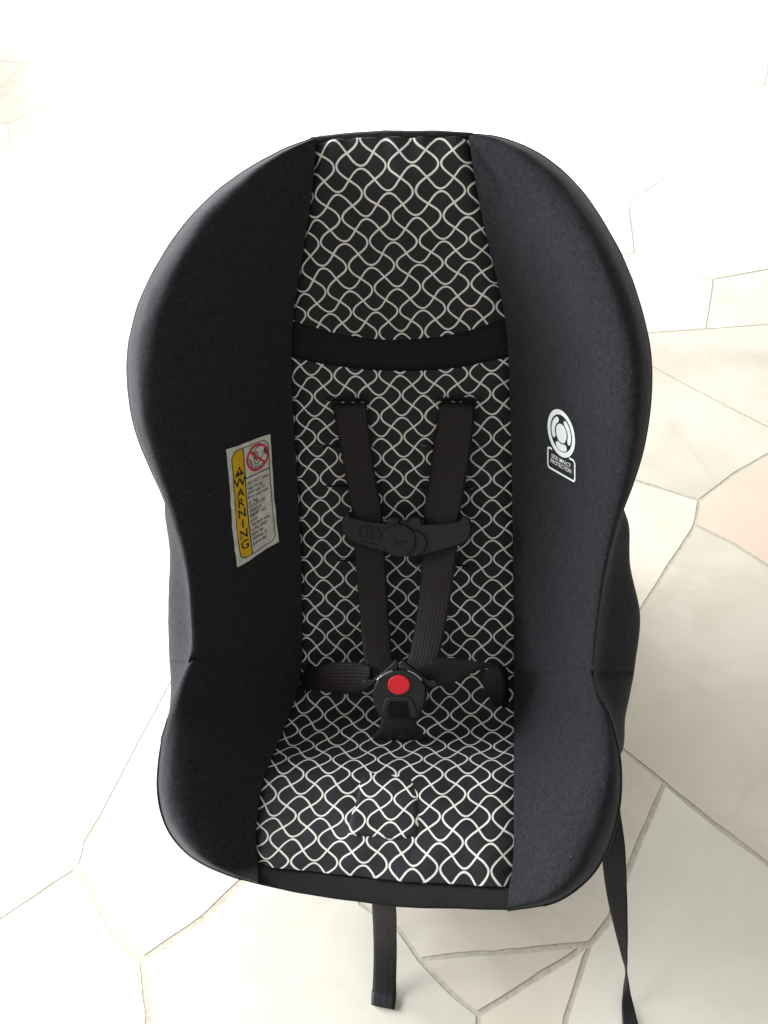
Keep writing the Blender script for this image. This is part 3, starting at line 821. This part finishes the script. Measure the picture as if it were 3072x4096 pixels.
# straps hanging to the floor
def floor_d(px, py, z=0):
    A, h, D = ray(px, py); s = -(CAM_H - z) / (CP * h - SP * D); return s * D
ad = []
for y, xl, xr, k in ((1930, 803, 853, 0), (1965, 804, 856, .12), (2010, 806, 857, .38), (2060, 807, 857, .66), (2110, 806, 856, .88), (2145, 804, 856, .97), (2172, 803, 852, 1)):
    d0 = .742; d1 = floor_d(830, y, .003); d = d0 + (d1 - d0) * k
    ad.append((xl, y - 1 * k, xr, y + 3 + 5 * k, d, d))
o = ribbon('adjuster_strap', ad, M_WEB2, SEAT, th=.0015, n=50, m_=6, bow=.0006); o['label'] = 'black harness adjuster strap hanging down to the floor'
fold = [(803, 2138, 856, 2147, floor_d(830, 2140, .0062), floor_d(830, 2140, .0062)), (802, 2154, 854, 2163, floor_d(830, 2157, .0058), floor_d(830, 2157, .0058)), (802, 2171, 852, 2181, floor_d(830, 2174, .0045), floor_d(830, 2174, .0045))]
ribbon('stitched_end', fold, M_WEB2, o, th=.0016, n=10, m_=6)
te = [(1290, 1700, 1332, 1660, .80, .80), (1296, 1790, 1338, 1740, .80, .795), (1302, 1870, 1350, 1830, .805, .795), (1312, 1940, 1354, 1920, .82, .81), (1328, 2010, 1355, 2005, .832, .822), (1343, 2068, 1354, 2066, .836, .830),
      (1350, 2097, 1352, 2099, .838, .828), (1346, 2130, 1358, 2130, .834, .828), (1344, 2170, 1368, 2168, .829, .832), (1345, 2215, 1379, 2212, .827, .832), (1347, 2270, 1396, 2266, .822, .826)]
te2 = []
for xl, yl, xr, yr, a, b in te:
    te2.append((xl, yl, xr, yr, min(a, floor_d(xl, yl, .003)), min(b, floor_d(xr, yr, .003))))
o = ribbon('tether_strap', te2, M_WEB2, SEAT, th=.0014, n=70, m_=6); o['label'] = 'long black tether strap twisted once beside the seat'

# ------------------------------------------------------------------ label and badge printed on the bolsters
def bvh_of(o): return BVHTree.FromPolygons([v.co.copy() for v in o.data.vertices], [tuple(p.vertices) for p in o.data.polygons])
TL_, TR_ = bvh_of(BL), bvh_of(BR)
def onto(tree, px, py, lift):
    dr = raydir(px, py); hit, nn, i, dist = tree.ray_cast(CAM, dr)
    if nn.dot(dr) > 0: nn = -nn
    if tree is TL_: lift += .0010 * (noise.noise(hit * 70) + .6 * noise.noise(hit * 150)) + .0008
    return hit + nn * lift
def poly_obj(name, polys, mat, parent, tree, mp, lift):
    """polys: list of (verts2d, faces); mapped to photo pixels by mp and dropped on the cloth"""
    v = []; f = []
    for vs2, fs in polys:
        b0 = len(v)
        for q in vs2: v.append(tuple(onto(tree, *mp(*q), lift)))
        f += [tuple(b0 + i for i in fc) for fc in fs]
    me = bpy.data.meshes.new(name); me.from_pydata(v, [], f)
    return obj(name, me, mat, parent, smooth=False)
def strip(L, R, m_=1):
    v = []; f = []
    for a, b in zip(L, R):
        for j in range(m_ + 1):
            t = j / m_; v.append((a[0] + (b[0] - a[0]) * t, a[1] + (b[1] - a[1]) * t))
    w_ = m_ + 1
    for i in range(len(L) - 1):
        for j in range(m_): f.append((i * w_ + j, i * w_ + j + 1, (i + 1) * w_ + j + 1, (i + 1) * w_ + j))
    return v, f
def stroke(pts, wd, n=1, closed=False, sx=1.0):
    if n > 1:
        q = []
        for a, b in zip(pts, pts[1:] + (pts[:1] if closed else [])):
            for k in range(n): q.append((a[0] + (b[0] - a[0]) * k / n, a[1] + (b[1] - a[1]) * k / n))
        if not closed: q.append(pts[-1])
        pts = q
    L = []; R = []; N_ = len(pts)
    for i in range(N_):
        a = pts[i - 1] if closed else pts[max(0, i - 1)]; b = pts[(i + 1) % N_] if closed else pts[min(N_ - 1, i + 1)]
        dx, dy = (b[0] - a[0]) / sx, b[1] - a[1]; l = math.hypot(dx, dy) or 1
        L.append((pts[i][0] - dy / l * wd / 2 * sx, pts[i][1] + dx / l * wd / 2)); R.append((pts[i][0] + dy / l * wd / 2 * sx, pts[i][1] - dx / l * wd / 2))
    if closed: L.append(L[0]); R.append(R[0])
    return strip(L, R)
def arc(cx_, cy_, rx, ry, a0, a1, n=16): return [(cx_ + rx * math.cos(math.radians(a0 + (a1 - a0) * k / n)), cy_ + ry * math.sin(math.radians(a0 + (a1 - a0) * k / n))) for k in range(n + 1)]
def text_polys(txt, x, y, size, sx=1.0, align='LEFT', bold=0.0):
    cu = bpy.data.curves.new('t', 'FONT'); cu.body = txt; cu.size = 1; cu.align_x = align; cu.resolution_u = 3; cu.offset = bold
    ob = bpy.data.objects.new('t', cu); COL.objects.link(ob); bpy.context.view_layer.update()
    me = bpy.data.meshes.new_from_object(ob.evaluated_get(bpy.context.evaluated_depsgraph_get()))
    v = [(x + q.co.x * size * sx, y + q.co.y * size) for q in me.vertices]; f = [tuple(p.vertices) for p in me.polygons]
    bpy.data.objects.remove(ob); bpy.data.curves.remove(cu); bpy.data.meshes.remove(me)
    return v, f

# warning label: u across 0..1, w down 0..2.6 (label is about 3.7 x 9.6 cm)
cA = crop(850, 1700, 3.687)
qTL, qTR, qBR, qBL = (185, 360), (832, 135), (955, 1722), (345, 2092)
def lab(u, w_):
    v = w_ / 2.6
    x = (qTL[0] * (1 - u) + qTR[0] * u) * (1 - v) + (qBL[0] * (1 - u) + qBR[0] * u) * v
    y = (qTL[1] * (1 - u) + qTR[1] * u) * (1 - v) + (qBL[1] * (1 - u) + qBR[1] * u) * v
    x += 7 * math.sin(v * 7 + u) ; y += 6 * math.sin(u * 6)
    return cA(x, y)
WL = poly_obj('warning_label', [strip([(0, 2.6 * k / 40) for k in range(41)], [(1, 2.6 * k / 40) for k in range(41)], 16)], M_PAPER, SEAT, TL_, lab, .0009)
md = WL.modifiers.new('thickness', 'SOLIDIFY'); md.thickness = .0007; md.offset = 1.0 if WL.data.polygons[0].normal.dot(DV) > 0 else -1.0
WL['label'] = 'white and yellow warning label sewn to the side bolster'
def rr(v, u0, u1, w0, w1, r):   # rounded outline, left corners
    if v < w0 + r: return u0 + r - math.sqrt(max(0, r * r - (w0 + r - v) ** 2))
    if v > w1 - r: return u0 + r - math.sqrt(max(0, r * r - (v - w1 + r) ** 2))
    return u0
ws = [.09 + (2.50 - .09) * k / 60 for k in range(61)]
poly_obj('yellow_stripe', [strip([(rr(v, .085, .36, .09, 2.50, .17), v) for v in ws], [(.35, v) for v in ws], 4)], M_YELLOW, WL, TL_, lab, .0012)
outl = arc(.255, .26, .17, .17, 180, 270, 8) + arc(.80, .26, .13, .17, 270, 360, 8) + arc(.80, 2.33, .13, .17, 0, 90, 8) + arc(.255, 2.33, .17, .17, 90, 180, 8)
bl = [stroke(outl, .016, 6, closed=True), stroke([(.36, .09), (.36, 2.5)], .022, 40), stroke([(.36, .79), (.93, .79)], .022, 16)]
poly_obj('border_line', bl, M_INK, WL, TL_, lab, .0014)
tri = ([(.115, .66), (.335, .66), (.225, .45)], [(0, 1, 2)])
poly_obj('hazard_triangle', [tri], M_INK, WL, TL_, lab, .0015)
poly_obj('exclamation_mark', [strip([(.212, .52), (.217, .60)], [(.238, .52), (.233, .60)]), strip([(.214, .62), (.214, .645)], [(.236, .62), (.236, .645)])], M_YELLOW, WL, TL_, lab, .0018)
lt = []
for k, ch in enumerate('WARNING'):
    vs2, fs = text_polys(ch, .222, 0, .27, .95, 'CENTER', .012)
    w0 = .90 + k * .232
    lt.append(([(x, w0 - y) for x, y in vs2], fs))
poly_obj('warning_lettering', lt, M_INK, WL, TL_, lab, .0015)
body = ['DO NOT place', 'rear-facing', 'child seat on', 'front seat with', 'air bag.', 'DEATH OR', 'SERIOUS', 'INJURY can', 'occur.', 'The back seat', 'is the safest', 'place for', 'children 12', 'and under.']
lt = []
for k, tx in enumerate(body):
    vs2, fs = text_polys(tx, .40, 0, .112, .70, 'LEFT', .008)
    w0 = .965 + k * .105
    lt.append(([(x, w0 - y) for x, y in vs2], fs))
M_INK2 = mat_ink('faded_black_ink', (.10, .10, .09), .6)
poly_obj('body_lettering', lt, M_INK2, WL, TL_, lab, .0015)
# pictogram: seat outline, child and air bag in fine lines under the red ring
pl = [stroke([(.47, .38), (.52, .66), (.82, .66)], .014, 4), stroke([(.50, .40), (.55, .62), (.80, .62)], .012, 4), stroke(arc(.63, .36, .05, .06, 0, 360, 14), .014),
      stroke(arc(.72, .30, .13, .12, 190, 380, 14), .014), stroke(arc(.74, .38, .06, .09, -60, 200, 12), .014), stroke([(.58, .44), (.60, .56), (.68, .57), (.72, .50)], .016, 3),
      stroke([(.60, .40), (.66, .50)], .024, 3), stroke([(.62, .34), (.60, .30), (.66, .29)], .018, 3), stroke([(.83, .28), (.86, .42)], .04, 3)]
poly_obj('pictogram', pl, M_INK, WL, TL_, lab, .0014)
rg = [stroke(arc(.665, .42, .235, .285, 0, 360, 48), .05, sx=.82), stroke([(.665 - .17, .42 - .2), (.665 + .17, .42 + .2)], .05, 10, sx=.82)]
poly_obj('prohibition_ring', rg, M_REDINK, WL, TL_, lab, .0017)

# side impact badge printed on the other bolster
cB = crop(2150, 1600, 6.145)
bmap = lambda x, y: cB(600 + 338 * x, 820 + 188 * x - 567 * y)
def ring(r0, r1, a0=0, a1=360, n=48): return strip(arc(0, 0, r0, r0, a0, a1, n), arc(0, 0, r1, r1, a0, a1, n))
def capsule_arc(r0, r1, a0, a1):
    rc = (r0 + r1) / 2; hw = (r1 - r0) / 2; n = 18; L = []; R = []
    for k in range(n + 1):
        t = k / n; a = a0 + (a1 - a0) * t; e = min(t, 1 - t) * abs(math.radians(a1 - a0)) * rc
        w_ = hw * (1 if e > hw else math.sqrt(max(0.02, 1 - (1 - e / hw) ** 2)))
        L.append(((rc - w_) * math.cos(math.radians(a)), (rc - w_) * math.sin(math.radians(a)))); R.append(((rc + w_) * math.cos(math.radians(a)), (rc + w_) * math.sin(math.radians(a))))
    return strip(L, R)
BG = poly_obj('protection_badge', [ring(.79, 1.0, n=64)], M_WHITE, SEAT, TR_, bmap, .0007)
BG['label'] = 'white printed ring emblem of the side impact badge'
ctr = arc(0, 0, .39, .41, 0, 360, 32)[:-1]
poly_obj('badge_centre', [([(0, 0)] + ctr, [(0, k + 1, (k + 1) % 32 + 1) for k in range(32)])], M_WHITE, BG, TR_, bmap, .0007)
poly_obj('badge_arc', [capsule_arc(.47, .71, 108, 214)], M_WHITE, BG, TR_, bmap, .0007)
poly_obj('badge_arc', [capsule_arc(.47, .71, 72, -34)], M_WHITE, BG, TR_, bmap, .0007)
poly_obj('badge_foot', [capsule_arc(.46, .755, 232, 308)], M_WHITE, BG, TR_, bmap, .0007)
fr = [(-.68, -.90)] + arc(-.86, -1.02, .12, .12, 90, 180, 5) + arc(-.84, -1.62, .14, .14, 180, 270, 5) + arc(.84, -1.64, .14, .14, 270, 360, 5) + arc(.84, -1.02, .14, .14, 0, 90, 5) + [(.58, -.88)]
poly_obj('badge_frame', [stroke(fr, .085, 5)], M_WHITE, BG, TR_, bmap, .0007)
poly_obj('badge_lettering', [text_polys('SIDE IMPACT', -.02, -1.27, .245, 1.0, 'CENTER', .008), text_polys('PROTECTION', -.02, -1.50, .245, 1.0, 'CENTER', .008)], M_WHITE, BG, TR_, bmap, .0007)
